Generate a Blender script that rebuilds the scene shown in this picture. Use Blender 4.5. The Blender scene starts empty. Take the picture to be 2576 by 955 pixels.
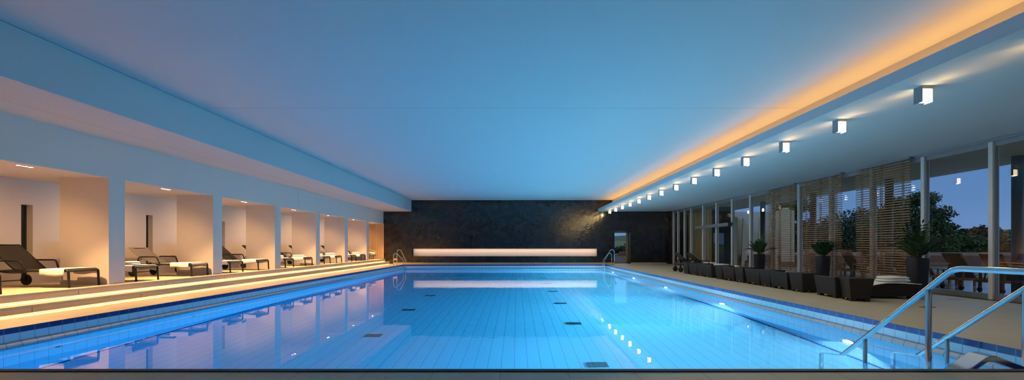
import bpy, bmesh, math, random
from mathutils import Vector, Matrix
random.seed(7)
sc = bpy.context.scene
COL = sc.collection
R = math.radians
F, CX, HY, H = 1216.4, 1300.0, 619.0, 1.17      # focal length in pixels, vanishing point, eye height

# ------------------------------------------------------------------ materials
MATS = {}
def nt(name):
    m = bpy.data.materials.new(name); m.use_nodes = True
    n = m.node_tree.nodes; l = m.node_tree.links
    return m, n, l, n['Principled BSDF']
def lin(c):
    return tuple(((x/12.92) if x <= .04045 else ((x+.055)/1.055)**2.4) for x in c)
def coords(n, l, scale=(1,1,1), swiz=None):
    g = n.new('ShaderNodeNewGeometry')
    out = g.outputs['Position']
    if swiz:
        s = n.new('ShaderNodeSeparateXYZ'); c = n.new('ShaderNodeCombineXYZ')
        l.new(out, s.inputs[0])
        for i, ax in enumerate(swiz):
            if ax in 'XYZ': l.new(s.outputs[ax], c.inputs[i])
        out = c.outputs[0]
    if scale != (1,1,1):
        mp = n.new('ShaderNodeMapping'); mp.inputs['Scale'].default_value = scale
        l.new(out, mp.inputs[0]); out = mp.outputs[0]
    return out
def plain(name, c, rough=.6, metal=0, var=.06, vs=6, bump=0, bs=60, spec=.5, scale=(1,1,1)):
    m, n, l, p = nt(name)
    p.inputs['Roughness'].default_value = rough; p.inputs['Metallic'].default_value = metal
    p.inputs['Specular IOR Level'].default_value = spec
    co = coords(n, l, scale)
    nz = n.new('ShaderNodeTexNoise'); nz.inputs['Scale'].default_value = vs; nz.inputs['Detail'].default_value = 4
    l.new(co, nz.inputs['Vector'])
    mx = n.new('ShaderNodeMix'); mx.data_type = 'RGBA'
    mx.inputs[6].default_value = tuple(x*(1-var) for x in c)+(1,); mx.inputs[7].default_value = tuple(min(1,x*(1+var)) for x in c)+(1,)
    l.new(nz.outputs['Fac'], mx.inputs[0]); l.new(mx.outputs[2], p.inputs['Base Color'])
    if bump:
        n2 = n.new('ShaderNodeTexNoise'); n2.inputs['Scale'].default_value = bs; l.new(co, n2.inputs['Vector'])
        b = n.new('ShaderNodeBump'); b.inputs['Strength'].default_value = bump; b.inputs['Distance'].default_value = .01
        l.new(n2.outputs['Fac'], b.inputs['Height']); l.new(b.outputs[0], p.inputs['Normal'])
    MATS[name] = m; return m
def tiled(name, c1, c2, cm, w, h, mortar, swiz, rough=.3, offset=0, off=(0,0,0), var=.08):
    m, n, l, p = nt(name)
    p.inputs['Roughness'].default_value = rough
    co = coords(n, l, (1,1,1), swiz)
    mp = n.new('ShaderNodeMapping'); mp.inputs['Location'].default_value = off; l.new(co, mp.inputs[0])
    b = n.new('ShaderNodeTexBrick'); b.offset = offset; b.squash = 1
    b.inputs['Scale'].default_value = 1; b.inputs['Brick Width'].default_value = w; b.inputs['Row Height'].default_value = h
    b.inputs['Mortar Size'].default_value = mortar; b.inputs['Mortar Smooth'].default_value = .1; b.inputs['Bias'].default_value = 0
    b.inputs['Color1'].default_value = c1+(1,); b.inputs['Color2'].default_value = c2+(1,); b.inputs['Mortar'].default_value = cm+(1,)
    l.new(mp.outputs[0], b.inputs['Vector'])
    nz = n.new('ShaderNodeTexNoise'); nz.inputs['Scale'].default_value = 5; nz.inputs['Detail'].default_value = 5
    l.new(coords(n, l), nz.inputs['Vector'])
    mr = n.new('ShaderNodeMapRange'); mr.inputs[3].default_value = 1-var; mr.inputs[4].default_value = 1+var
    l.new(nz.outputs['Fac'], mr.inputs[0])
    mx = n.new('ShaderNodeMix'); mx.data_type = 'RGBA'; mx.blend_type = 'MULTIPLY'; mx.inputs[0].default_value = 1
    l.new(b.outputs['Color'], mx.inputs[6]); l.new(mr.outputs[0], mx.inputs[7])
    l.new(mx.outputs[2], p.inputs['Base Color'])
    MATS[name] = m; return m
def joints_across(name, h, f):
    # a second, fainter set of joints across the first
    m = MATS[name]; n = m.node_tree.nodes; l = m.node_tree.links; p = n['Principled BSDF']
    src = p.inputs['Base Color'].links[0].from_socket
    b = n.new('ShaderNodeTexBrick'); b.offset = 0; b.squash = 1
    b.inputs['Scale'].default_value = 1; b.inputs['Brick Width'].default_value = h; b.inputs['Row Height'].default_value = 99
    b.inputs['Mortar Size'].default_value = .004; b.inputs['Mortar Smooth'].default_value = .1
    for q in ('Color1', 'Color2'): b.inputs[q].default_value = (1,1,1,1)
    b.inputs['Mortar'].default_value = (1-f*2,1-f,1-f*.6,1)
    co = coords(n, l, (1,1,1), 'YX'); mp = n.new('ShaderNodeMapping'); mp.inputs['Location'].default_value = (0,50,0)
    l.new(co, mp.inputs[0]); l.new(mp.outputs[0], b.inputs['Vector'])
    mx = n.new('ShaderNodeMix'); mx.data_type = 'RGBA'; mx.blend_type = 'MULTIPLY'; mx.inputs[0].default_value = 1
    l.new(src, mx.inputs[6]); l.new(b.outputs['Color'], mx.inputs[7]); l.new(mx.outputs[2], p.inputs['Base Color'])
def wood(name, c1, c2, scale, rough=.5):
    m, n, l, p = nt(name); p.inputs['Roughness'].default_value = rough
    co = coords(n, l, scale)
    nz = n.new('ShaderNodeTexNoise'); nz.inputs['Scale'].default_value = 4; nz.inputs['Detail'].default_value = 6
    l.new(co, nz.inputs['Vector'])
    r = n.new('ShaderNodeValToRGB'); r.color_ramp.elements[0].position = .3; r.color_ramp.elements[1].position = .7
    r.color_ramp.elements[0].color = c1+(1,); r.color_ramp.elements[1].color = c2+(1,)
    l.new(nz.outputs['Fac'], r.inputs[0]); l.new(r.outputs[0], p.inputs['Base Color'])
    MATS[name] = m; return m
def emit(name, c, s):
    m, n, l, p = nt(name); p.inputs['Base Color'].default_value = (.8,.8,.8,1)
    p.inputs['Emission Color'].default_value = c+(1,); p.inputs['Emission Strength'].default_value = s
    MATS[name] = m; return m

WARM = (1.0, .56, .22)
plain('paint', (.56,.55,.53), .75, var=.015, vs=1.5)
plain('paint_niche', (.72,.64,.55), .8, var=.015, vs=1.5)  # white paint with a cast of warm light mixed into its base colour
plain('joint', (.22,.24,.27), .9)
tiled('deck', (.46,.39,.265), (.435,.37,.25), (.22,.20,.16), .62, .62, .004, 'XY', .42, 0, (.15,.03,0))
tiled('platform', (.60,.47,.30), (.57,.445,.285), (.30,.26,.2), 1.2, .6, .003, 'YX', .5)
tiled('riser', (.74,.55,.33), (.70,.52,.31), (.12,.09,.06), 2.4, 5, .006, 'YZ', .5)
tiled('riser_low', (.74,.55,.33), (.70,.52,.31), (.12,.09,.06), 2.4, 5, .006, 'YZ', .5, 0, (1.3,0,0))
TB, TB2, TM = (.62,.78,.86), (.60,.76,.85), (.22,.36,.48)
tiled('tile_floor', TB, TB2, (.22,.38,.54), .22, 99, .0050, 'XY', .3, 0, (.04,50,0), .03)
joints_across('tile_floor', .22, .12)
tiled('tile_side', TB, TB2, TM, .22, .22, .003, 'YZ', .3, 0, (0,.02,0), .03)
tiled('tile_end', TB, TB2, TM, .22, .22, .003, 'XZ', .3, 0, (0,.02,0), .03)
EB, EB2, EM = (.64,.71,.74), (.62,.70,.73), (.20,.25,.32)
tiled('edge_side', EB, EB2, EM, .22, 3, .004, 'YZ', .25, 0, (0,1,0), .03)
tiled('edge_end', EB, EB2, EM, .22, 3, .004, 'XZ', .25, 0, (0,1,0), .03)
GB, GB2, GM = (.37,.44,.50), (.36,.43,.49), (.05,.06,.08)
tiled('grip_side', GB, GB2, GM, .22, 3, .004, 'YZ', .6, 0, (0,1,0), .03)
tiled('grip_end', GB, GB2, GM, .22, 3, .004, 'XZ', .6, 0, (0,1,0), .03)
NV, NV2, NM = (.008,.018,.12), (.010,.024,.145), (.18,.22,.32)
tiled('navy_side', NV, NV2, NM, .22, 3, .003, 'YZ', .2, 0, (0,1,0), .1)
tiled('navy_end', NV, NV2, NM, .22, 3, .003, 'XZ', .2, 0, (0,1,0), .1)
plain('dark_edge', (.02,.02,.022), .6)
plain('steel', (.62,.63,.64), .16, 1, .02, 20)
plain('alu', (.82,.76,.67), .5, .25, .03, 12)
plain('alu_grey', (.30,.31,.32), .45, .6, .04, 12)
plain('alu_dark', (.045,.042,.038), .5, .3)
plain('black_metal', (.010,.0095,.009), .45, 0, spec=.3)
plain('rubber', (.010,.010,.010), .7)
plain('mesh_dark', (.030,.026,.018), .8, var=.2, vs=300, bump=.3, bs=400)
plain('mesh_black', (.014,.014,.015), .8, var=.2, vs=300, bump=.3, bs=400)
plain('cloth_taupe', (.33,.275,.235), .9, var=.08, vs=80, bump=.2, bs=200)
plain('towel', (.84,.83,.80), .95, var=.05, vs=40, bump=.5, bs=160)
plain('cushion', (.72,.68,.62), .9, var=.04, vs=30)
plain('pot', (.010,.010,.014), .55, var=.2, vs=20)
plain('column_grey', (.050,.054,.062), .5)
plain('soil', (.03,.022,.016), .95, var=.3, vs=50, bump=.6)
plain('zz_leaf', (.012,.058,.014), .4, var=.3, vs=12)
plain('zz_stem', (.10,.085,.05), .6, var=.2)
plain('bark', (.05,.04,.03), .9, var=.3, vs=10, bump=.5)
plain('tree_leaf', (.026,.060,.016), .8, var=.45, vs=1.3)
plain('tree_leaf_dark', (.015,.040,.017), .8, var=.4, vs=1.0)
plain('tree_leaf_blue', (.024,.050,.030), .8, var=.4, vs=.8)
plain('blossom', (.45,.46,.42), .8)
plain('hill_green', (.075,.11,.035), .95, var=.35, vs=.12)
plain('hill_wood', (.03,.06,.035), .95, var=.4, vs=.3)
plain('soil_bank', (.085,.040,.028), .95, var=.3, vs=3, bump=.6, bs=10)
plain('concrete', (.35,.35,.36), .85, var=.1, vs=5)
plain('stone_brown', (.30,.17,.12), .9, var=.3, vs=5, bump=.5, bs=12)
plain('blue_tarp', (.02,.07,.42), .6, var=.2, vs=8)
plain('pale_render', (.52,.46,.34), .9, var=.05, vs=2)
plain('pale_render_grey', (.50,.50,.47), .9, var=.05, vs=2)
plain('paper', (.75,.75,.75), .8)
plain('glide', (.6,.6,.6), .3, .8)
plain('outdoor_water', (.10,.32,.38), .08, var=.1, vs=1)
plain('out_dark', (.030,.032,.022), .9, var=.5, vs=1.2)
plain('socket', (.50,.38,.25), .5)
plain('grate', (.050,.055,.06), .5)
wood('teak', (.16,.085,.035), (.27,.15,.06), (8,1,8), .5)
wood('teak_dark', (.11,.060,.026), (.19,.105,.045), (8,8,1), .6)
wood('slat_wood', (.25,.11,.035), (.37,.18,.06), (6,.6,12), .55)
wood('cladding_warm', (.42,.26,.12), (.62,.42,.22), (4,4,.5), .6)
wood('cladding_out', (.55,.39,.19), (.72,.54,.29), (5,5,.5), .7)
wood('door_frame', (.15,.095,.035), (.21,.14,.05), (6,6,.6), .5)
tiled('terrace', (.32,.32,.34), (.28,.28,.30), (.05,.05,.05), .9, .9, .008, 'XY', .10)
tiled('soffit_slats', (.62,.46,.30), (.54,.40,.26), (.04,.03,.02), 8, .06, .010, 'YX', .7, .5)
tiled('wood_wall', (.52,.33,.15), (.44,.26,.11), (.10,.055,.02), .145, 9, .006, 'XZ', .55, 0, (.03,1,0), .14)
tiled('cladding_x', (.62,.46,.24), (.50,.37,.19), (.06,.045,.025), .14, 9, .006, 'YZ', .7, 0, (.03,1,0), .25)
tiled('cladding_y', (.66,.50,.27), (.54,.40,.21), (.06,.045,.025), .14, 9, .006, 'XZ', .7, 0, (.03,1,0), .25)

# dark stucco end wall: mottled, slightly polished
m, n, l, p = nt('stucco'); MATS['stucco'] = m
co = coords(n, l)
a = n.new('ShaderNodeTexNoise'); a.inputs['Scale'].default_value = 2.4; a.inputs['Detail'].default_value = 8; a.inputs['Roughness'].default_value = .65
l.new(co, a.inputs['Vector'])
r = n.new('ShaderNodeValToRGB'); r.color_ramp.elements[0].position = .35; r.color_ramp.elements[1].position = .72
r.color_ramp.elements[0].color = (.005,.0055,.007,1); r.color_ramp.elements[1].color = (.021,.022,.025,1)
l.new(a.outputs['Fac'], r.inputs[0]); l.new(r.outputs[0], p.inputs['Base Color'])
p.inputs['Roughness'].default_value = .13; p.inputs['Specular IOR Level'].default_value = .45
b2 = n.new('ShaderNodeTexNoise'); b2.inputs['Scale'].default_value = 6.5; b2.inputs['Detail'].default_value = 6
l.new(co, b2.inputs['Vector'])
bp = n.new('ShaderNodeBump'); bp.inputs['Strength'].default_value = .22; bp.inputs['Distance'].default_value = .03
l.new(b2.outputs['Fac'], bp.inputs['Height']); l.new(bp.outputs[0], p.inputs['Normal'])

# wicker weave
m, n, l, p = nt('wicker'); MATS['wicker'] = m
co = coords(n, l)
w1 = n.new('ShaderNodeTexWave'); w1.bands_direction = 'Z'; w1.inputs['Scale'].default_value = 26; w1.inputs['Distortion'].default_value = .6
l.new(co, w1.inputs['Vector'])
ck = n.new('ShaderNodeTexNoise'); ck.inputs['Scale'].default_value = 70; l.new(co, ck.inputs['Vector'])
mu = n.new('ShaderNodeMath'); mu.operation = 'MULTIPLY'; l.new(w1.outputs['Fac'], mu.inputs[0]); l.new(ck.outputs['Fac'], mu.inputs[1])
r = n.new('ShaderNodeValToRGB'); r.color_ramp.elements[0].color = (.009,.007,.006,1); r.color_ramp.elements[1].color = (.034,.028,.023,1)
r.color_ramp.elements[1].position = .7
l.new(mu.outputs[0], r.inputs[0]); l.new(r.outputs[0], p.inputs['Base Color']); p.inputs['Roughness'].default_value = .6; p.inputs['Specular IOR Level'].default_value = .25
bp = n.new('ShaderNodeBump'); bp.inputs['Strength'].default_value = .5; bp.inputs['Distance'].default_value = .006
l.new(mu.outputs[0], bp.inputs['Height']); l.new(bp.outputs[0], p.inputs['Normal'])

# clear window glass: a thin sheet, transparent with a Fresnel reflection
m, n, l, p = nt('glass'); MATS['glass'] = m
n.remove(p); out = n['Material Output']
tr = n.new('ShaderNodeBsdfTransparent'); tr.inputs[0].default_value = (.90,.92,.91,1)
gl = n.new('ShaderNodeBsdfGlossy'); gl.inputs['Roughness'].default_value = .0; gl.inputs[0].default_value = (1,1,1,1)
fr = n.new('ShaderNodeLayerWeight')                # facing is the same from both sides of the sheet
pw = n.new('ShaderNodeMath'); pw.operation = 'POWER'; pw.inputs[1].default_value = 5; l.new(fr.outputs['Facing'], pw.inputs[0])
mr = n.new('ShaderNodeMapRange'); mr.inputs[3].default_value = .05; mr.inputs[4].default_value = 1
l.new(pw.outputs[0], mr.inputs[0])
ms = n.new('ShaderNodeMixShader'); l.new(mr.outputs[0], ms.inputs[0]); l.new(tr.outputs[0], ms.inputs[1]); l.new(gl.outputs[0], ms.inputs[2])
l.new(ms.outputs[0], out.inputs['Surface'])

# pool water: refracting surface, absorbing volume
m, n, l, p = nt('water'); MATS['water'] = m
n.remove(p); out = n['Material Output']
g = n.new('ShaderNodeBsdfGlass'); g.inputs['Roughness'].default_value = 0; g.inputs['IOR'].default_value = 1.33; g.inputs[0].default_value = (1,1,1,1)
nz = n.new('ShaderNodeTexNoise'); nz.inputs['Scale'].default_value = 2.2; nz.inputs['Detail'].default_value = 2
l.new(coords(n, l), nz.inputs['Vector'])
bp = n.new('ShaderNodeBump'); bp.inputs['Strength'].default_value = .5; bp.inputs['Distance'].default_value = .0016
l.new(nz.outputs['Fac'], bp.inputs['Height']); l.new(bp.outputs[0], g.inputs['Normal'])
l.new(g.outputs[0], out.inputs['Surface'])
va = n.new('ShaderNodeVolumeAbsorption'); va.inputs['Color'].default_value = (0.0, .78, .952, 1); va.inputs['Density'].default_value = .34
l.new(va.outputs[0], out.inputs['Volume'])

emit('lamp_glow', (1.0,.80,.46), 14)
emit('spot_glow', (1.0,.86,.66), 40)
emit('pool_lamp_glow', (.95,1.0,1.0), 60)
emit('led_warm', (1.0,.70,.42), 3)

# ------------------------------------------------------------------ mesh builder
class MB:
    def __init__(s): s.bm = bmesh.new()
    def box(s, x0, x1, y0, y1, z0, z1):
        v = [s.bm.verts.new(c) for c in ((x0,y0,z0),(x1,y0,z0),(x1,y1,z0),(x0,y1,z0),(x0,y0,z1),(x1,y0,z1),(x1,y1,z1),(x0,y1,z1))]
        for f in ((3,2,1,0),(4,5,6,7),(0,1,5,4),(1,2,6,5),(2,3,7,6),(3,0,4,7)): s.bm.faces.new([v[i] for i in f])
        return s
    def hexa(s, pts):                               # 8 points: bottom ring then top ring
        v = [s.bm.verts.new(c) for c in pts]
        for f in ((3,2,1,0),(4,5,6,7),(0,1,5,4),(1,2,6,5),(2,3,7,6),(3,0,4,7)): s.bm.faces.new([v[i] for i in f])
        return s
    def face(s, pts, smooth=False):
        f = s.bm.faces.new([s.bm.verts.new(p) for p in pts]); f.smooth = smooth; return s
    def tube(s, pts, r, seg=10, caps=True):
        pts = [Vector(p) for p in pts]; rings = []
        rs = r if isinstance(r, (list, tuple)) else [r]*len(pts)
        up = None
        for i, p in enumerate(pts):
            t = (pts[min(i+1, len(pts)-1)]-pts[max(i-1,0)]).normalized()
            if up is None:
                up = Vector((0,0,1)) if abs(t.z) < .9 else Vector((0,1,0))
            a = (up - t*up.dot(t)).normalized(); b = t.cross(a); up = a
            rings.append([s.bm.verts.new(p + (a*math.cos(2*math.pi*k/seg)+b*math.sin(2*math.pi*k/seg))*rs[i]) for k in range(seg)])
        for i in range(len(rings)-1):
            for k in range(seg):
                f = s.bm.faces.new((rings[i][k], rings[i][(k+1)%seg], rings[i+1][(k+1)%seg], rings[i+1][k])); f.smooth = True
        if caps: s.bm.faces.new(rings[0][::-1]); s.bm.faces.new(rings[-1])
        return s
    def prism(s, prof, y0, y1, ax='y'):             # profile points (a, z) swept along y (or x)
        def P(a, b, z): return (a, b, z) if ax == 'y' else (b, a, z)
        A = [s.bm.verts.new(P(a, y0, z)) for a, z in prof]; B = [s.bm.verts.new(P(a, y1, z)) for a, z in prof]
        k = len(prof)
        for i in range(k): s.bm.faces.new((A[i], A[(i+1)%k], B[(i+1)%k], B[i]))
        s.bm.faces.new(A[::-1]); s.bm.faces.new(B); return s
    def grid(s, fn, nu, nv, smooth=True, closed_u=False):
        V = [[s.bm.verts.new(fn(i/nu, j/nv)) for j in range(nv+1)] for i in range(nu + (0 if closed_u else 1))]
        for i in range(nu):
            for j in range(nv):
                f = s.bm.faces.new((V[i][j], V[(i+1)%len(V)][j], V[(i+1)%len(V)][j+1], V[i][j+1])); f.smooth = smooth
        return s
    def lathe(s, prof, seg=20, c=(0,0,0), axis='z'):
        rings = []
        for r, z in prof:
            ring = []
            for k in range(seg):
                t = 2*math.pi*k/seg; x, y = r*math.cos(t), r*math.sin(t)
                p = (x, y, z) if axis == 'z' else ((x, z, y) if axis == 'y' else (z, x, y))
                ring.append(s.bm.verts.new((c[0]+p[0], c[1]+p[1], c[2]+p[2])))
            rings.append(ring)
        for i in range(len(rings)-1):
            for k in range(seg):
                f = s.bm.faces.new((rings[i][k], rings[i][(k+1)%seg], rings[i+1][(k+1)%seg], rings[i+1][k])); f.smooth = True
        s.bm.faces.new(rings[0][::-1]); s.bm.faces.new(rings[-1]); return s
    def build(s, name, mat, parent=None, bevel=0, seg=2, sub=0, solid=0, recalc=True):
        if recalc: bmesh.ops.recalc_face_normals(s.bm, faces=s.bm.faces)
        me = bpy.data.meshes.new(name); s.bm.to_mesh(me); s.bm.free()
        for mm in (mat if isinstance(mat, list) else [mat]): me.materials.append(MATS[mm])
        o = bpy.data.objects.new(name, me); COL.objects.link(o)
        if parent: o.parent = parent
        if solid:
            md = o.modifiers.new('thick', 'SOLIDIFY'); md.thickness = solid; md.offset = 0
        if bevel:
            md = o.modifiers.new('bevel', 'BEVEL'); md.width = bevel; md.segments = seg; md.limit_method = 'ANGLE'
        if sub:
            md = o.modifiers.new('sub', 'SUBSURF'); md.levels = sub; md.render_levels = sub
        return o
def tag(o, label, cat, group=None, kind=None):
    o['label'] = label; o['category'] = cat
    if group: o['group'] = group
    if kind: o['kind'] = kind
    return o
def thing(name, loc, label, cat, group=None, rz=0):
    o = bpy.data.objects.new(name, None); COL.objects.link(o); o.empty_display_size = .1
    o.location = loc; o.rotation_euler = (0,0,rz)
    return tag(o, label, cat, group)
def struct(o, label, cat): return tag(o, label, cat, None, 'structure')
def copy_tree(o, parent=None):
    c = o.copy(); COL.objects.link(c)
    if parent: c.parent = parent
    for ch in list(o.children): copy_tree(ch, c)
    return c
def repose(o, loc, label, rz=None, group=None):
    o.location = loc; o['label'] = label
    if rz is not None: o.rotation_euler = (0,0,rz)
    if group: o['group'] = group
    return o
def smooth_path(pts, r, n=5):
    pts = [Vector(p) for p in pts]; out = [pts[0]]
    for i in range(1, len(pts)-1):
        a, b, c = pts[i-1], pts[i], pts[i+1]
        u = (a-b).normalized(); v = (c-b).normalized()
        d = min(r, (a-b).length*.49, (c-b).length*.49)
        for k in range(n+1):
            t = k/n; out.append((b+u*d)*(1-t)**2 + b*2*t*(1-t) + (b+v*d)*t*t)
    out.append(pts[-1]); return out
ORD = ['first','second','third','fourth','fifth','sixth','seventh','eighth','ninth','tenth','eleventh','twelfth','thirteenth','fourteenth','fifteenth','sixteenth']

# ------------------------------------------------------------------ dimensions
XL, XR, YN, YF = -7.24, 5.68, 4.575, 31.06       # pool opening
YB = 32.4                                        # end wall
XW = -8.93                                       # left wall face
XG = 10.38                                       # glass wall
ZC, ZS, ZN = 4.26, 3.50, 2.67                    # ceiling, soffits, niche ceiling
ZP, ZT = .334, .167                              # platform, tread
XP, XT = -8.69, -8.31
ZW = -.305                                       # water level
ZF = -2.2                                        # pool floor
Y0 = -2.5

# ------------------------------------------------------------------ shell
b = MB()
b.box(XT+.03, XL, Y0, YB, -.3, 0).box(XR, XG+.2, Y0, YB, -.3, 0).box(XL, XR, YF, YB, -.3, 0).box(XL, XR, Y0, 4.50, -.3, 0)
struct(b.build('floor', 'deck'), 'beige stone tiled pool deck around the swimming pool', 'floor')
struct(MB().box(XL, XR, 4.50, YN, -.3, .012).build('trim_1', 'dark_edge'), 'thin dark edge strip along the near side of the pool', 'edge strip')
b = MB(); b.box(XL-.1, 6.42, Y0, YB, ZC, ZC+.14)
struct(b.build('ceiling', 'paint'), 'large flat white ceiling over the swimming pool', 'ceiling')
struct(MB().box(XW, -7.06, Y0, YB, ZS, ZC).build('ceiling_left', 'paint'), 'white dropped ceiling beam above the steps by the niches', 'ceiling')
b = MB(); b.box(5.43, XG+.25, Y0, YB, ZS, ZS+.06); b.box(5.43, 5.47, Y0, YB, ZS+.06, ZS+.18); b.box(6.40, 6.5, Y0, YB, ZS+.06, ZC+.14)
struct(b.build('ceiling_right', 'paint'), 'lower white ceiling with lit cove above the window deck', 'ceiling')
k = 2
for args, lab in (((-7.0, 6.38, 10.825, 10.835, ZC-.001, ZC+.01), 'hairline joint across the main ceiling'),
                  ((-8.172, -8.166, Y0, YB-.05, ZS-.001, ZS+.01), 'hairline joint along the left dropped ceiling'),
                  ((-7.07, -7.059, 18.268, 18.276, ZS+.02, ZC-.02), 'hairline upright joint in the left ceiling beam'),
                  ((-8.94, -8.929, 19.735, 19.745, ZN, ZS), 'hairline upright joint in the wall over the fourth niche'),
                  ((-7.075, -7.045, Y0, YB, ZC-.004, ZC+.01), 'dark shadow line where ceiling meets left beam')):
    struct(MB().box(*args).build('trim_%d' % k, 'joint'), lab, 'joint'); k += 1

# left wall with its niches (bays)
P = 3.636
starts = [29.2 - P*i for i in range(9)][::-1]      # .11 ... 29.2
ends = [s_ + 3.2 for s_ in starts]
b = MB()
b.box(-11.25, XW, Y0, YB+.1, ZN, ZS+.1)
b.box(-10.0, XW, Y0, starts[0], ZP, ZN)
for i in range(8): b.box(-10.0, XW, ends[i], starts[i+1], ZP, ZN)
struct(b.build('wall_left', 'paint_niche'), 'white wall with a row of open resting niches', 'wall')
b = MB(); ya = Y0
SL = []
for i in range(1, 9):
    a0, a1 = starts[i]-.24, starts[i]+.02
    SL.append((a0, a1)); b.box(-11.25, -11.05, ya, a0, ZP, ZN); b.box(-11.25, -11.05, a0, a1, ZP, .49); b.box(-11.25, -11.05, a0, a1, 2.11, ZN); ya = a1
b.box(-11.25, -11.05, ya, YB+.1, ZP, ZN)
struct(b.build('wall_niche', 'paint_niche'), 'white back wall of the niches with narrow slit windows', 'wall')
wn = 1
for i, (a0, a1) in enumerate(SL):
    w = MB(); w.box(-11.23, -11.19, a0, a0+.07, .49, 2.11).box(-11.23, -11.19, a1-.03, a1, .49, 2.11).box(-11.23, -11.19, a0, a1, 2.07, 2.11).box(-11.23, -11.19, a0, a1, .49, .53)
    o = w.build('window_%d' % wn, 'alu_dark'); MB().face([(-11.21,a0+.07,.53),(-11.21,a1-.03,.53),(-11.21,a1-.03,2.07),(-11.21,a0+.07,2.07)]).build('pane', 'glass', o)
    struct(o, 'narrow dark slit window in the niche back wall, %s from the near end' % ORD[i], 'window'); wn += 1
struct(MB().box(-13.2, -13, Y0, 36, -.5, 5).build('wall_courtyard', 'out_dark'), 'dark overgrown wall outside the slit windows', 'wall')
struct(MB().box(-13.2, -11.25, Y0, 36, -.6, -.1).build('ground_courtyard', 'out_dark'), 'dark ground outside the slit windows', 'ground')
struct(MB().box(-11.05, XW+.02, YB-.02, YB+.2, ZP, ZN).build('wall_timber', 'wood_wall'), 'warm timber boarded end wall of the last niche', 'wall')

# platform and step
b = MB(); b.box(-11.25, XP, Y0, 32.02, ZP-.035, ZP); b.box(-11.25, XP-.06, Y0, 32.0, 0, ZP-.035)
struct(b.build('floor_platform', 'platform'), 'raised warm stone platform of the niches', 'floor')
struct(MB().box(XP-.03, XP-.008, Y0, 32.01, ZT+.034, ZP-.042).build('trim_10', 'riser'), 'wooden fascia board of the upper step', 'step riser')
b = MB(); b.box(XP-.1, XT, Y0, 31.62, ZT-.035, ZT); b.box(XP-.1, XT-.06, Y0, 31.6, 0, ZT-.035)
struct(b.build('floor_step', 'platform'), 'lower stone step running along the niches', 'floor')
struct(MB().box(XT-.03, XT-.008, Y0, 31.61, .034, ZT-.042).build('trim_11', 'riser_low'), 'wooden fascia board of the lower step', 'step riser')
struct(MB().box(XT-.05, XT+.03, Y0, YB, -.3, -.001).build('floor_strip', 'deck'), 'stone strip below the lower step', 'floor')
struct(MB().box(-11.25, XT, 31.62, YB, -.3, 0).build('floor_corner', 'deck'), 'stone floor in the far left corner behind the steps', 'floor')

# end wall
RX0, RX1, RZ0, RZ1 = -6.98, 5.41, .50, 1.01
DX0, DX1, DZ = 6.547, 7.607, 2.18
b = MB(); t = YB+.8
b.box(XW, RX0, YB, t, 0, 4.4).box(RX0, RX1, YB, t, RZ1, 4.4).box(RX0, RX1, YB, t, 0, RZ0).box(RX1, DX0, YB, t, 0, 4.4)
b.box(DX0, DX1, YB, t, DZ, 4.4).box(DX1, 11.4, YB, t, 0, 4.4).box(10.05, XG+.05, 32.05, YB, 0, ZS)
struct(b.build('wall_back', 'stucco'), 'dark mottled polished plaster wall at the far end', 'wall')
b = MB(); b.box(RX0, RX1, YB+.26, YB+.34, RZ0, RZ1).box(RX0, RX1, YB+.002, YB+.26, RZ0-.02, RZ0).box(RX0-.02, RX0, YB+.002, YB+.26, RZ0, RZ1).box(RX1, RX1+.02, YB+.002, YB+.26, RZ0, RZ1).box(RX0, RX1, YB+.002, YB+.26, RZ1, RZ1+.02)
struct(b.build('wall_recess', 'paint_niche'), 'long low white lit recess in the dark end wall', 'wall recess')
struct(MB().box(-8.25, DX0-.02, YB-.015, YB, 0, .085).build('baseboard_back', 'deck'), 'low stone skirting under the dark end wall', 'skirting')
struct(MB().box(DX1+.03, 10.02, YB-.015, YB, 0, .085).build('baseboard_corner', 'deck'), 'low stone skirting right of the far door', 'skirting')
b = MB(); yd = YB+.68
b.box(DX0, DX0+.05, yd, yd+.06, .0, DZ).box(DX1-.12, DX1, yd, yd+.06, 0, DZ).box(DX0, DX1, yd, yd+.06, DZ-.10, DZ).box(DX0, DX1, yd, yd+.06, 0, .10)
d = b.build('door_1', 'door_frame', bevel=.006)
MB().face([(DX0+.05,yd+.03,.1),(DX1-.12,yd+.03,.1),(DX1-.12,yd+.03,DZ-.1),(DX0+.05,yd+.03,DZ-.1)]).build('pane', 'glass', d)
h_ = MB().tube([(DX1-.17,yd-.03,.95),(DX1-.17,yd-.03,1.45)], .014, 8); h_.tube([(DX1-.17,yd-.03,1.0),(DX1-.10,yd,1.0)], .01, 6); h_.tube([(DX1-.17,yd-.03,1.4),(DX1-.10,yd,1.4)], .01, 6)
h_.build('handle', 'steel', d)
struct(d, 'brown framed glass door in the dark end wall', 'door')
struct(MB().box(-11.4, 11, Y0-.2, Y0, -.3, 4.5).build('wall_front', 'paint'), 'white wall behind the viewer', 'wall')

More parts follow.
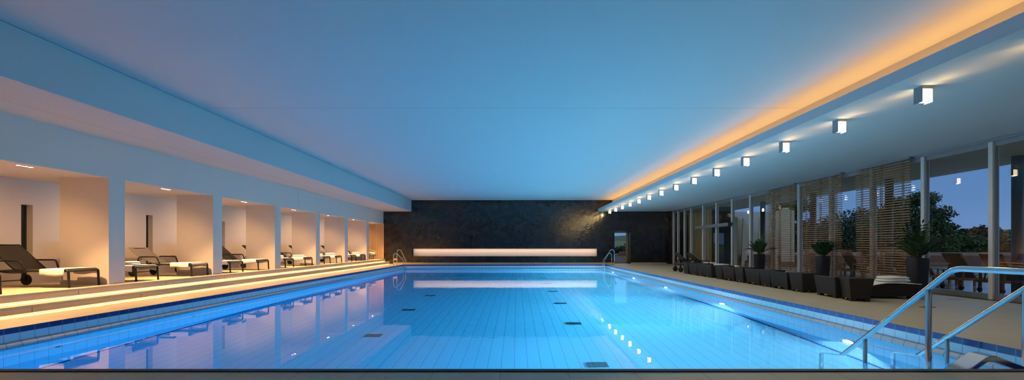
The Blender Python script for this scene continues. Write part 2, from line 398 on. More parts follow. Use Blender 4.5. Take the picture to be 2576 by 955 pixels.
# ------------------------------------------------------------------ glass wall
MY = [32.0, 31.1, 29.9, 28.75, 26.9, 25.1, 23.26, 21.44, 19.6, 17.75, 15.95, 14.1, 12.31, 10.54, 8.75, 6.95, 5.15, 3.3, 1.4, -.5, Y0]
trim = 12
for i, y in enumerate(MY):
    wd = .05 if y < 28 else .035
    b = MB(); b.box(XG-.06, XG+.09, y-wd, y+wd, 0, ZS-.06)
    struct(b.build('trim_%d' % trim, 'alu', bevel=.004), 'silver upright window post, %s from the far end of the glass wall' % (ORD[i] if i < 16 else 'number %d' % (i+1)), 'window post'); trim += 1
for i in range(len(MY)-1):
    a1, a0 = MY[i]-.05, MY[i+1]+.05
    b = MB(); b.box(XG-.02, XG+.05, a0, a1, 0, .13).box(XG-.02, XG+.05, a0, a1, ZS-.16, ZS-.06)
    b.box(XG-.01, XG+.04, a0, a0+.03, .13, ZS-.16).box(XG-.01, XG+.04, a1-.03, a1, .13, ZS-.16)
    o = b.build('window_%d' % wn, 'alu_grey')
    MB().face([(XG+.015,a0+.03,.13),(XG+.015,a1-.03,.13),(XG+.015,a1-.03,ZS-.16),(XG+.015,a0+.03,ZS-.16)]).build('pane', 'glass', o)
    struct(o, 'tall fixed window pane of the glass wall, %s from the far end' % (ORD[i] if i < 16 else 'number %d' % (i+1)), 'window'); wn += 1
struct(MB().box(XG-.10, XG+.12, Y0, YB, ZS-.06, ZS).build('trim_%d' % trim, 'alu_grey', bevel=.004), 'grey head rail along the top of the glass wall', 'head rail'); trim += 1
struct(MB().box(XG-.10, XG+.12, Y0, YB, -.02, .012).build('trim_%d' % trim, 'alu_dark'), 'dark threshold channel under the glass wall', 'threshold'); trim += 1
# sliding door operator
t_ = thing('door_operator', (XG-.192, 25.5, 2.15), 'grey horizontal sliding door operator box across the far windows', 'door operator')
MB().box(-.06, .13, -2.3, 2.0, 0, .16).build('housing', 'alu_grey', t_, bevel=.01); MB().box(-.07, .13, -2.36, -2.3, -.01, .17).build('end_cap', 'alu_dark', t_)

# ------------------------------------------------------------------ pool basin
T = .4
b = MB(); b.box(XL-T, XR+T, YN-T, YF+T, ZF-.3, ZF); struct(b.build('floor_pool', 'tile_floor'), 'pale blue tiled floor of the swimming pool', 'pool floor')
struct(MB().box(XL-T, XL, YN-T, YF+T, ZF, -.3).build('wall_pool_left', 'tile_side'), 'tiled left side wall of the pool under water', 'pool wall')
struct(MB().box(XR, XR+T, YN-T, YF+T, ZF, -.3).build('wall_pool_right', 'tile_side'), 'tiled right side wall of the pool with lamps', 'pool wall')
struct(MB().box(XL, XR, YF, YF+T, ZF, -.3).build('wall_pool_far', 'tile_end'), 'tiled far end wall of the pool under water', 'pool wall')
struct(MB().box(XL, XR, YN-T, YN, ZF, -.3).build('wall_pool_near', 'tile_end'), 'tiled near end wall of the pool under water', 'pool wall')
def band(name, prof, mats, label):
    # ring of tiles: prof = list of (inset, z); long sides and ends carry their own joint direction
    bm = bmesh.new()
    def ring(u, z): return [bm.verts.new(c) for c in ((XL+u,YN+u,z),(XR-u,YN+u,z),(XR-u,YF-u,z),(XL+u,YF-u,z))]
    rs = [ring(u, z) for u, z in prof]
    for i in range(len(rs)-1):
        for k_ in range(4):
            f = bm.faces.new((rs[i][k_], rs[i+1][k_], rs[i+1][(k_+1)%4], rs[i][(k_+1)%4])); f.material_index = 0 if k_ in (1,3) else 1
            f.smooth = len(prof) > 3
    me = bpy.data.meshes.new(name); bm.to_mesh(me); bm.free()
    for mm in mats: me.materials.append(MATS[mm])
    o = bpy.data.objects.new(name, me); COL.objects.link(o)
    return struct(o, label, 'pool edge')
band('trim_%d' % trim, [(-.012,.002),(.004,.002),(.004,-.08)], ['navy_side','navy_end'], 'navy blue tile band along the top edge of the pool'); trim += 1
band('trim_%d' % trim, [(.003,-.08),(.003,-.19)], ['edge_side','edge_end'], 'pale tile band below the navy edge of the pool'); trim += 1
band('trim_%d' % trim, [(.003,-.19),(.014,-.197),(.032,-.215),(.046,-.24),(.052,-.262),(.05,-.282),(.04,-.292),(.0,-.296)], ['grip_side','grip_end'], 'rounded grey finger grip tiles just above the water'); trim += 1
b = MB(); b.box(XL-.012, XR+.012, YN-.012, YF+.012, ZF-.012, ZW)
tag(b.build('pool_water', 'water'), 'clear blue water filling the swimming pool', 'water', None, 'stuff')
# navy line at the foot of the side walls
struct(MB().box(XR-.05, XR-.002, YN, YF, ZF, ZF+.012).build('trim_%d' % trim, 'navy_end'), 'navy line on the pool floor along the right wall', 'floor line'); trim += 1
struct(MB().box(XL+.002, XL+.05, YN, YF, ZF, ZF+.012).build('trim_%d' % trim, 'navy_end'), 'navy line on the pool floor along the left wall', 'floor line'); trim += 1

# floor grates
gi = 0
def grate(x, y, lab):
    t_ = thing('drain_grate', (x, y, ZF), lab, 'drain grate', 'drain grates on the pool floor')
    f = MB(); f.box(-.17,.17,-.13,-.11,0,.015).box(-.17,.17,.11,.13,0,.015).box(-.17,-.15,-.11,.11,0,.015).box(.15,.17,-.11,.11,0,.015); f.build('rim', 'alu_dark', t_)
    g_ = MB()
    for q in range(9): g_.box(-.15+.0335*q, -.15+.0335*q+.022, -.11, .11, .002, .012)
    g_.build('grille', 'grate', t_)
for k_ in range(7): grate(1.34, 8.03+3.31*k_, 'dark square floor grate under water in the right row, %s from the near edge' % ORD[k_])
for k_ in range(6): grate(-2.97, 10.0+3.3*k_, 'dark square floor grate under water in the left row, %s from the near edge' % ORD[k_])
# inlets in the left wall
for k_ in range(7):
    t_ = MB().lathe([(.05,0),(.05,.012),(.03,.018)], 16, (0,0,0), 'x').build('water_inlet', 'grate'); t_.location = (XL, 7.63+3.2*k_, -.95)
    tag(t_, 'small round inlet nozzle in the left pool wall, %s from the near edge' % ORD[k_], 'water inlet', 'water inlets in the left pool wall')
# underwater lamps on the right wall
def area(name, loc, rot, sx, sy, power, col, spread=180):
    d_ = bpy.data.lights.new(name, 'AREA'); d_.shape = 'RECTANGLE'; d_.size = sx; d_.size_y = sy; d_.energy = power; d_.color = col; d_.spread = R(spread)
    o = bpy.data.objects.new(name, d_); COL.objects.link(o); o.location = loc; o.rotation_euler = rot; return o
POOL_W = 1070
for k_ in range(5):
    y = 8.25+5.02*k_
    t_ = thing('underwater_lamp', (XR, y, -1.15), 'round white underwater lamp in the right pool wall, %s from the near edge' % ORD[k_], 'underwater lamp', 'underwater lamps')
    MB().lathe([(.15,0),(.15,-.018),(.125,-.024),(.12,-.012),(.12,0)], 24, (0,0,0), 'x').build('rim', 'steel', t_)
    MB().lathe([(.119,-.004),(.119,-.014),(.08,-.022),(.02,-.024)], 24, (0,0,0), 'x').build('lens', 'pool_lamp_glow', t_)
    a_ = area('underwater_lamp_light', (XR-.06, y, -1.15), (0, R(86), 0), .16, .16, POOL_W*.56, (1,.92,.98))
    a_ = area('underwater_lamp_light', (XR-.09, y, -1.17), (0, R(36), 0), .12, .12, POOL_W*.52, (1,.95,.97), 125)
a_ = area('underwater_lamp_light', (XR-.06, 8.25-5.02+1.5, -1.15), (0, R(80), 0), .16, .16, POOL_W*.6, (1,.86,.98))

# ------------------------------------------------------------------ ladders
def ladder(label, loops, side, rungs):
    # loops: (x_deck, x_water, y, top)
    t_ = thing('pool_ladder', (loops[0][0], loops[0][2], 0), label, 'pool ladder', 'pool ladders at the far corners')
    ox, oy = loops[0][0], loops[0][2]
    for xd, xw, y, top in loops:
        s_ = 1 if xw > xd else -1
        pts = [(xd,y,0),(xd,y,top-.14),(xd+s_*.05,y,top-.03),(xd+s_*.14,y,top),(xd+s_*.24,y,top-.04),(xw,y,.28),(xw,y,-1.3)]
        p_ = smooth_path(pts, .1)
        MB().tube([(q.x-ox, q.y-oy, q.z) for q in p_], .022, 10).build('rail', 'steel', t_)
        MB().lathe([(.05,0),(.05,.01),(.028,.018)], 16, (xd-ox, y-oy, 0)).build('flange', 'steel', t_)
    (a_, b_) = loops
    for z in rungs:
        m_ = MB(); y0, y1 = sorted((a_[2], b_[2])); x = (a_[1]+b_[1])/2-ox
        m_.box(x-.04, x+.04, y0-oy, y1-oy, z-.015, z+.015); m_.build('rung', 'steel', t_, bevel=.006)
ladder('bent steel pool ladder at the far left corner by the steps', [(-7.57,-6.95,29.7,.74),(-7.53,-6.98,30.4,.96)], 1, (-.27,-.55,-.85))
ladder('bent steel pool ladder at the far right corner by the glass door', [(5.97,5.42,30.4,.74),(5.97,5.37,29.6,.97)], -1, (-.27,-.55,-.85))

# stair handrails in the near right corner
def handrail(x, label, top_end):
    t_ = thing('stair_handrail', (x, 0, 0), label, 'handrail', 'stair handrails at the near right corner')
    sl = (.945+.31)/(6.57-4.886)
    pts = [(0, 4.05, top_end), (0, 4.05, .95), (0, 4.886, .947), (0, 7.02, .945-sl*(7.02-4.886)), (0, 7.02, ZF)]
    MB().tube(smooth_path(pts, .10), .030, 14).build('rail', 'steel', t_)
    for y, lo in ((5.19, -1.0), (6.136, -1.6)):
        MB().tube([(0,y,.945-sl*(y-4.886)-.01),(0,y,lo)], .029 if y < 6 else .024, 12).build('post', 'steel', t_)
    MB().lathe([(.055,0),(.055,.012),(.034,.02)], 18, (0,4.05,0)).build('flange', 'steel', t_)
handrail(4.42, 'front stainless stair handrail rising from the water in the near corner', 0)
handrail(5.46, 'rear stainless stair handrail closest to the right pool edge', 0)
# stairs under water
for k_ in range(5):
    z1 = -.60-.32*k_
    b = MB(); b.box(4.1, XR, YN+.001+.45*k_, YN+.45*(k_+1), ZF, z1)
    struct(b.build('floor_stair_%d' % (k_+1), 'tile_floor'), '%s tiled underwater stair tread in the near corner' % ORD[k_], 'stair')
# bent metal bracket at the corner
t_ = thing('access_bracket', (4.6, 4.80, 0), 'bent flat stainless bracket on the near right pool corner', 'bracket')
prof = [(-.33,-.10),(-.02,.105),(.06,.108),(.62,-.10),(.62,-.165),(.035,.045),(-.03,.045),(-.24,-.10)]
MB().prism(prof, -.11, .10).build('bar', 'steel', t_, bevel=.008)
MB().box(.05, 1.07, -.22, .02, -.28, -.10).build('ledge', 'deck', t_)

# ------------------------------------------------------------------ ceiling box lamps
def box_lamp():
    t_ = thing('ceiling_lamp', (0,0,ZS), '', 'ceiling lamp', 'box lamps along the window ceiling')
    b = MB(); w, dp, hh = .078, .0775, .235
    b.box(-w, -w+.006, -dp, dp, -hh, 0).box(w-.006, w, -dp, dp, -hh, 0).box(-w+.006, w-.006, -dp, dp, -.045, 0)
    b.build('housing', 'alu_grey', t_)
    MB().box(-.062, .062, -.066, .066, -.215, -.046).build('diffuser', 'lamp_glow', t_, bevel=.008)
    return t_
proto = box_lamp()
for k_ in range(15):
    o = proto if k_ == 0 else copy_tree(proto)
    y = 7.01 + 1.8415*(13-k_) if k_ < 14 else 7.01-1.8415
    repose(o, (5.88+.078, y+.0775, ZS), '%s glowing box lamp on the window-side ceiling, counted from the end wall' % ORD[k_])
    for sy in (1, -1):
        # light that leaves the open ends of the housing and grazes the ceiling
        a_ = area('ceiling_lamp_light', (5.958, y+.0775+sy*.068, ZS-.13), (R(96)*sy, 0, 0), .12, .16, 1.3, (1,.62,.20), 66)
    a_ = area('ceiling_lamp_light', (5.958, y+.0775, ZS-.225), (0,0,0), .11, .12, 14.0, (1,.70,.33))

# recessed spots in the niches
def spot():
    t_ = thing('recessed_spotlight', (0,0,ZN), '', 'spotlight', 'recessed spotlights in the niche ceilings')
    MB().lathe([(.052,0),(.052,-.006),(.040,-.008),(.040,0)], 20).build('rim', 'alu', t_)
    MB().lathe([(.039,-.001),(.039,-.005),(.01,-.006)], 20).build('lens', 'spot_glow', t_)
    return t_
proto = spot(); first = True
for i in range(1, 9):
    n_ = 3 if i <= 4 else 2
    yc = starts[i]+1.66
    for q in range(n_):
        o = proto if first else copy_tree(proto); first = False
        y = yc + (q-(n_-1)/2)*.112*(1 if i != 5 else 1.9)
        where = ['near','middle','far'][q] if n_ == 3 else ['near','far'][q]
        repose(o, (-9.2, y, ZN), '%s round spotlight in the ceiling of the %s niche from the end wall' % (where, ORD[8-i]))
    for en, size, tilt in ((165, 150, 22), (760, 104, -17)):
        d_ = bpy.data.lights.new('recessed_spotlight_light', 'SPOT'); d_.energy = en; d_.color = (1,.56,.22); d_.spot_size = R(size); d_.spot_blend = .8; d_.shadow_soft_size = .05
        o = bpy.data.objects.new('recessed_spotlight_light', d_); COL.objects.link(o); o.location = (-9.2, yc, ZN-.03); o.rotation_euler = (0, R(tilt), 0)

# LED lines: in the right cove, in the end wall recess
LEN = 32.0-Y0; YM = (32.0+Y0)/2
area('step_led_light', (XP-.05, YM, ZT+.045), (0, R(-42), 0), .02, LEN, 300, (1,.54,.19))
area('step_led_light', (XT-.05, YM-.2, .045), (0, R(-42), 0), .02, LEN-.4, 300, (1,.54,.19))
area('cove_led_light', (6.16, YM+.2, ZS+.085), (0, R(180+4), 0), .03, LEN, 190, (1,.53,.16))
area('recess_led_light', ((RX0+RX1)/2, YB+.05, RZ1-.012), (R(18), 0, 0), RX1-RX0-.1, .03, 36, (1,.64,.38))

# ------------------------------------------------------------------ niche loungers
def lounger(fabric, sag=0.0, hw=.318, lift=0, rx=.56, rz=.50):
    t_ = thing('sun_lounger', (0,0,0), '', 'sun lounger', 'sun loungers in the niches')
    f = MB()
    for s_ in (-1, 1):
        f.tube([(-.02,s_*.33,.335),(-1.72,s_*.33,.335)], .019, 8)
        f.tube(smooth_path([(-.80,s_*.33,.33),(-1.0,s_*.33,.30),(-1.25,s_*.33,.30),(-1.45,s_*.33,.33)], .1), .012, 6)
    for x in (-.04, -.6, -1.12, -1.70): f.tube([(x,-.33,.33),(x,.33,.33)], .016, 8)
    f.build('frame', 'black_metal', t_)
    for s_ in (-1, 1):
        MB().tube(smooth_path([(-.10,s_*.345,.345),(-.015,s_*.345,.345),(.005,s_*.35,0)], .06), [.024]*7+[.021], 10).build('leg', 'black_metal', t_)
    st = MB(); prof = []
    for k_ in range(9):
        a_ = math.pi/2*k_/8; prof.append((-.045+.045*math.sin(a_), .325+.045*math.cos(a_)-.0))
    up = [(-1.14,.366),(-.6,.358),(-.1,.370)] + prof[1:] + [(-.012,.318)] + [(-.10,.352),(-.6,.346),(-1.14,.354)]
    st.prism(up, -.318, .318).build('seat', fabric, t_)
    bk = MB()
    def bf(u, v):
        y = -hw+2*hw*v; x = -1.12-rx*u; z = .366+rz*u+lift
        dd = sag*math.sin(math.pi*u)*(.7+.3*math.sin(math.pi*v)); cv = .02*math.sin(math.pi*v)
        return (x-dd*.5-cv*.5, y, z-dd-cv*.5)
    bk.grid(bf, 14, 8).build('backrest', fabric, t_, solid=.012)
    br = MB()
    for s_ in ((-1, 1) if not sag else ()): br.tube([(-1.12,s_*.325,.36),(-1.69,s_*.325,.868)], .014, 8)
    xb, zb = (-1.685, .864) if not sag else (-1.735, .775); br.tube([(xb,-.325,zb),(xb,.325,zb)], .014, 8).build('backrest_frame', 'black_metal', t_)
    for s_ in (-1,1): MB().tube([(-1.42,s_*.28,.62 if not sag else .50),(-1.66,s_*.28,.33)], .012, 6).build('strut', 'black_metal', t_)
    for s_ in (-1, 1):
        MB().tube(smooth_path([(-.87,s_*.36,.335),(-.95,s_*.375,.545),(-1.43,s_*.375,.545),(-1.52,s_*.36,.335)], .06), .017, 8).build('armrest', 'black_metal', t_)
        w = MB(); w.lathe([(.03,-.022),(.105,-.022),(.115,-.012),(.115,.012),(.105,.022),(.03,.022)], 24, (-1.60,s_*.385,.115), 'y')
        w.build('wheel', 'rubber', t_)
        MB().box(-1.63,-1.57,s_*.345-.012,s_*.345+.012,.115,.33).build('bracket', 'black_metal', t_)
    MB().tube([(-1.60,-.37,.115),(-1.60,.37,.115)], .011, 8).build('axle', 'black_metal', t_)
    return t_
def towel_drape(loc, label, x0=-.55, x1=-.07, flap=.13, ztop=.376, group='white towels over the niche loungers', seed=0, hw=.375):
    rnd = random.Random(seed)
    ph = [rnd.uniform(0,6) for _ in range(4)]
    total = 2*hw+2*flap
    def fn(u, v):
        s_ = v*total; x = x0+(x1-x0)*u
        wob = .006*math.sin(9*u+ph[0])+.004*math.sin(14*u+5*v+ph[1])
        if s_ < flap: y = -hw-.004-wob*.8; z = ztop-(flap-s_)*(1+.12*math.sin(5*u+ph[2]))
        elif s_ > total-flap: y = hw+.004+wob*.8; z = ztop-(s_-(total-flap))*(1+.12*math.sin(6*u+ph[3]))
        else: y = -hw+(s_-flap); z = ztop+.004+wob*.5
        return (loc[0]+x, loc[1]+y, loc[2]+z)
    o = MB().grid(fn, 16, 28).build('towel', 'towel', solid=.009)
    return tag(o, label, 'towel', group)
def towel_roll(loc, label, sx, sy, sz, rz=0, group='folded towels', name='folded_towel'):
    t_ = thing(name, loc, label, 'towel', group, rz)
    for q in range(2):
        th = sz*.56
        def fn(u, v, q=q):
            a_ = 2*math.pi*u; c_, s_ = math.cos(a_), math.sin(a_)
            w_ = 2*v-1; en = (1-abs(w_)**7)**.5; cx_ = math.copysign(abs(c_)**.32, c_)
            px = cx_*sx/2*(.55+.45*en)*(1-.07*q)
            py = w_*sy/2*(1-.05*q)
            puff = 1-.25*abs(cx_)**3+.10*math.sin(5*u+6*v+q)
            pz = math.copysign(abs(s_)**.75, s_)*th/2*(.12+.88*en)*puff
            return (px, py, th/2+q*th*.78+pz)
        b = MB(); b.grid(fn, 28, 14, closed_u=True)
        b.build('fold', 'towel', t_)
    return t_
L_dark = lounger('mesh_dark'); L_tan = lounger('cloth_taupe', .07, .352, .026, .62, .41)
def seat_at(i, dy): return starts[i]+dy
XF = -9.0
lay = []
DY = {1:(.9,2.7), 2:(.69,2.68), 3:(.76,2.71), 4:(.88,2.53), 5:(.85,2.63), 6:(1.04,2.56), 7:(1.15,2.80)}
for i in range(2, 8):
    dn, df = DY.get(i, (.9, 2.7))
    for side, dy in (('near', dn), ('far', df)): lay.append((i, side, seat_at(i, dy)))
used_d = used_t = False
for i, side, y in lay:
    nm = ORD[8-i]
    tan = (i == 3 and side == 'far')
    if tan: o = L_tan; used_t = True
    elif not used_d: o = L_dark; used_d = True
    else: o = copy_tree(L_dark)
    if tan: lab = 'taupe cloth sun lounger with black frame on the niche platform'
    else: lab = 'dark mesh lounger on the %s side of the %s niche from the end wall' % (side, nm)
    repose(o, (XF, y, ZP), lab)
    towel_drape((XF, y, ZP), 'towel draped over the foot of the %s lounger, %s niche from the end wall' % (side, nm), seed=i*2+(side == 'far'),
                x0=-.57 if side == 'far' else -.50)
# folded towels on some of them
for i, side, sx, sz in ((3,'near',.36,.085),(5,'near',.34,.10),(5,'far',.46,.085),(6,'near',.36,.09),(6,'far',.46,.12),(7,'near',.30,.10),(7,'far',.42,.12)):
    y = starts[i]+DY[i][0 if side == 'near' else 1]
    towel_roll((XF-.44, y, ZP+.387), 'folded white towel lying on the %s lounger in the %s niche from the end wall' % (side, ORD[8-i]), sx, .34, sz, group='folded towels on the niche loungers')
# daybed in the timber niche
t_ = thing('daybed', (-9.22, 31.25, ZP), 'pale cushioned daybed on sled legs in the timber niche', 'daybed')
def cf(u, v):
    a_ = 2*math.pi*u; c_, s_ = math.cos(a_), math.sin(a_)
    return (-.85+math.copysign(abs(c_)**.25, c_)*.83*(1-.04*abs(2*v-1)**6), (v-.5)*1.0, .335+math.copysign(abs(s_)**.35, s_)*.10)
MB().grid(cf, 32, 12, closed_u=True).build('cushion', 'cushion', t_, solid=.01)
b = MB(); b.tube([(-.02,-.5,.23),(-1.7,-.5,.23)], .016, 8).tube([(-.02,.5,.23),(-1.7,.5,.23)], .016, 8).tube([(-.02,-.5,.23),(-.02,.5,.23)], .016, 8); b.build('frame', 'black_metal', t_)
for x in (-.16, -1.5):
    for s_ in (-1, 1): MB().tube(smooth_path([(x,s_*.48,.23),(x,s_*.48,.012),(x-.16,s_*.48,.012)], .04), .012, 8).build('leg', 'black_metal', t_)
for s_ in (-1, 1): MB().tube(smooth_path([(0,s_*.52,.28),(.0,s_*.52,.47),(-.9,s_*.52,.80),(-1.65,s_*.52,.80)], .05), .013, 8).build('side_rail', 'cladding_warm', t_)

# ------------------------------------------------------------------ right hand deck: wicker loungers, tables, black loungers
def wicker_lounger():
    t_ = thing('wicker_lounger', (0,0,0), '', 'wicker lounger', 'wicker loungers beside the windows')
    prof = [(.05,.05),(0,.475),(.05,.478),(.10,.470),(.22,.43),(.40,.355),(.58,.290),(.70,.268),(.80,.272),(.95,.305),(1.08,.328),(1.25,.333),(1.77,.310),(1.75,.05)]
    b = MB()
    def hw(z): return .405+.055*(z/.475)
    A = [b.bm.verts.new((x,-hw(z),z)) for x, z in prof]; B_ = [b.bm.verts.new((x,hw(z),z)) for x, z in prof]
    k_ = len(prof)
    for i in range(k_): b.bm.faces.new((A[i],A[(i+1)%k_],B_[(i+1)%k_],B_[i]))
    b.bm.faces.new(A[::-1]); b.bm.faces.new(B_)
    b.build('body', 'wicker', t_, bevel=.012)
    for x in (.05, 1.62):
        for s_ in (-1, 1): MB().box(x, x+.12, s_*.335-.065, s_*.335+.065, 0, .055).build('leg', 'wicker', t_)
    MB().box(.036, .052, -.05, .05, .035, .055).build('glide', 'glide', t_)
    return t_
def wicker_table():
    t_ = thing('wicker_side_table', (0,0,0), '', 'side table', 'wicker side tables between the loungers')
    b = MB(); b.hexa([(.05,-.20,.05),(.41,-.20,.05),(.41,.20,.05),(.05,.20,.05),(0,-.245,.49),(.47,-.245,.49),(.47,.245,.49),(0,.245,.49)])
    b.build('body', 'wicker', t_, bevel=.012)
    for x in (.05, .31):
        for s_ in (-1, 1): MB().box(x, x+.10, s_*.15-.05, s_*.15+.05, 0, .055).build('leg', 'wicker', t_)
    MB().box(.036, .052, -.03, .03, .03, .05).build('glide', 'glide', t_)
    return t_
WL = [11.31, 13.32, 14.80, 16.48, 18.35, 19.80]
WT = [(10.57,.28), (12.48,0), (14.06,0), (15.69,0), (17.27,0), (19.06,0), (20.65,0)]
pl = wicker_lounger()
for k_, y in enumerate(WL):
    o = pl if k_ == 0 else copy_tree(pl)
    lab = 'dark brown wicker lounger with towel and pillow roll, closest to the camera' if k_ == 0 else 'dark brown wicker lounger in the row by the windows, %s from the near end' % ORD[k_]
    repose(o, (7.18, y, 0), lab, -R(5.5) if k_ == 0 else 0)
pt = wicker_table()
for k_, (y, rz) in enumerate(WT):
    o = pt if k_ == 0 else copy_tree(pt)
    if k_ == 0:
        repose(o, (7.14, y-.01, 0), 'dark wicker side table at the near end of the lounger row, turned slightly', -rz); o.scale = (1,1.24,1)
    else: repose(o, (7.18, y, 0), 'dark wicker side table squeezed between wicker loungers, %s from the near end' % ORD[k_], 0)
# towels on the near wicker lounger
def wl_z(x):
    pr = [(0,.478),(.10,.470),(.22,.43),(.40,.355),(.58,.290),(.70,.268),(.80,.272),(.95,.305),(1.08,.328),(1.25,.333),(1.78,.312),(1.9,.300)]
    for (a_, z0), (c_, z1) in zip(pr, pr[1:]):
        if a_ <= x <= c_: return z0+(z1-z0)*(x-a_)/(c_-a_)
    return .31
C5, S5 = math.cos(-R(5.5)), math.sin(-R(5.5))
def onl(x, y, z): return (7.18+C5*x-S5*y, 11.31+S5*x+C5*y, z)
def tf(u, v):
    x = .34+1.50*u; y = -.445+.86*v + .012*math.sin(7*u)
    return onl(x, y, wl_z(x)+.022+.006*math.sin(11*u+3*v)*math.sin(6*v))
tag(MB().grid(tf, 40, 16).build('towel', 'towel', solid=.014), 'white towel spread over the near wicker lounger', 'towel', 'towels on the window side')
towel_roll(onl(1.40, -.16, wl_z(1.40)+.036), 'plump folded white towel on the near wicker lounger', .56, .46, .13, group='towels on the window side')
# black loungers further back
for k_, (x, y) in enumerate(((9.02, 22.25), (9.20, 21.2))):
    o = copy_tree(L_dark)
    for ch in o.children:
        if ch.name.split('.')[0] in ('seat', 'backrest'):
            ch.data = ch.data.copy(); ch.data.materials.clear(); ch.data.materials.append(MATS['mesh_black'])
    repose(o, (x, y, 0), ['black mesh sun lounger with wheels at the far end of the wicker row', 'black mesh sun lounger behind the far wicker tables, with white towel'][k_], None, 'black sun loungers on the window side')
towel_roll((8.42, 21.1, .385), 'folded white towel on the black lounger behind the wicker row', .48, .5, .09, group='towels on the window side')
towel_roll((8.36, 19.80, wl_z(1.18)+.012), 'folded white towel on the farthest wicker lounger', .56, .5, .11, group='towels on the window side')
towel_roll((8.32, 18.35, wl_z(1.14)+.012), 'small rolled white towel on the fifth wicker lounger', .18, .4, .10, group='towels on the window side')

# potted plants
def frond(parent, az, lean, length, seed, n=13, leaf=.095):
    rnd = random.Random(seed)
    pts = []
    for k_ in range(9):
        t = k_/8; ang = lean*(.35+.85*t)
        r_ = length*t*math.sin(ang); z = length*t*math.cos(ang*.9)
        pts.append(Vector((math.cos(az)*(.05+r_), math.sin(az)*(.05+r_), z)))
    b = MB(); b.tube(pts, [.011-.008*k_/8 for k_ in range(9)], 6)
    for f in b.bm.faces: f.material_index = 0
    side = Vector((-math.sin(az), math.cos(az), 0))
    for k_ in range(n):
        t = .22+.78*k_/(n-1); i = min(7, int(t*8)); fr_ = t*8-i
        p = pts[i].lerp(pts[i+1], fr_); tg = (pts[i+1]-pts[i]).normalized(); nr = side.cross(tg).normalized()
        L = leaf*(1.15-.5*abs(t-.5))*rnd.uniform(.9,1.15)
        for s_ in ((-1,1) if k_ < n-1 else (0,)):
            d = (side*s_*.95 + tg*(.55 if s_ else 1) + nr*.25).normalized(); wv = tg.cross(d).cross(d).normalized()*L*.20
            if not s_: wv = side*L*.18
            q = [p, p+d*L*.4+wv, p+d*L, p+d*L*.4-wv]
            c_ = p+d*L*.45+nr*.008
            vs = [b.bm.verts.new(x) for x in q]; cc = b.bm.verts.new(c_)
            for a_ in range(4):
                f = b.bm.faces.new((vs[a_], vs[(a_+1)%4], cc)); f.material_index = 1; f.smooth = True
    b.build('frond', ['zz_stem','zz_leaf'], parent, recalc=False)
def potted(loc, w, h, label, fr, seed):
    t_ = thing('potted_plant', loc, label, 'potted plant', 'tall black planters by the windows')
    b = MB(); rows = [(0,.36),(.05,.375),(.35,.44),(.7,.49),(.93,.50),(1,.487)]
    e = 4
    def ring(z, k_):
        out_ = []
        for q in range(32):
            a_ = 2*math.pi*q/32; c_, s_ = math.cos(a_), math.sin(a_); rr = (abs(c_)**e+abs(s_)**e)**(-1/e)
            out_.append(b.bm.verts.new((c_*rr*k_*w, s_*rr*k_*w, z*h)))
        return out_
    rs = [ring(z, k_) for z, k_ in rows] + [ring(1, .445), ring(.90, .44)]
    for i in range(len(rs)-1):
        for q in range(32):
            f = b.bm.faces.new((rs[i][q], rs[i][(q+1)%32], rs[i+1][(q+1)%32], rs[i+1][q])); f.smooth = i not in (4,5,6)
    b.bm.faces.new(rs[0][::-1]); b.build('planter', 'pot', t_)
    s_ = MB(); s_.lathe([(.40*w,h*.90),(.40*w,h*.955),(.01,h*.975)], 20); s_.build('soil', 'soil', t_)
    top = bpy.data.objects.new('foliage', None); COL.objects.link(top); top.parent = t_; top.location = (0,0,h*.95)
    rnd = random.Random(seed)
    for k_, (az, lean, L) in enumerate(fr): frond(top, R(az), R(lean), L, seed*50+k_, 11, .135)
    return t_
rnd = random.Random(3)
def fan(n, lmin, lmax, leanmax, seed):
    r_ = random.Random(seed); return [(360/n*k_+r_.uniform(-20,20), r_.uniform(6, leanmax), r_.uniform(lmin, lmax)) for k_ in range(n)]
potted((9.76, 11.78, 0), .385, .885, 'largest black planter with tall feathery green plant beside a window post', fan(20,.50,.86,52,1)+[(0,14,1.0),(100,10,.95),(190,45,.72),(-20,46,.95),(250,12,.9)], 1)
potted((9.76, 15.42, 0), .36, .865, 'black planter with short compact green plant, middle of three', fan(20,.36,.60,38,5), 2)
potted((9.76, 19.45, 0), .37, .86, 'black planter with spreading green fronds, farthest from the camera', fan(11,.45,.66,40,9)+[(200,66,.72),(-15,66,.74),(40,14,.85)], 3)

# slatted wooden screens
def screen(y0, y1, label):
    t_ = thing('slatted_screen', (XG-.17, y0, 0), label, 'slatted blind', 'wooden slat screens at the windows')
    b = MB(); z = .10; L = y1-y0
    while z < ZS-.10:
        b.hexa([(-.012,0,z),(.024,0,z+.004),(.024,L,z+.004),(-.012,L,z),(-.012,0,z+.027),(.024,0,z+.030),(.024,L,z+.030),(-.012,L,z+.027)]); z += .068
    b.build('slats', 'slat_wood', t_)
    for q in (.12, .5, .88):
        c_ = MB(); c_.box(-.016, -.012, L*q-.012, L*q+.012, .09, ZS-.06).box(.024, .028, L*q-.012, L*q+.012, .09, ZS-.06); c_.build('ladder_tape', 'teak_dark', t_)
    MB().box(-.03, .04, 0, L, ZS-.06, ZS-.004).build('head_rail', 'alu_grey', t_)
screen(17.78, 19.78, 'wooden slat blind left of the silver post, behind the far planter')
screen(15.2, 17.32, 'wooden slat blind in the middle, behind the compact plant')
screen(12.55, 14.55, 'wooden slat blind beside the largest planter')

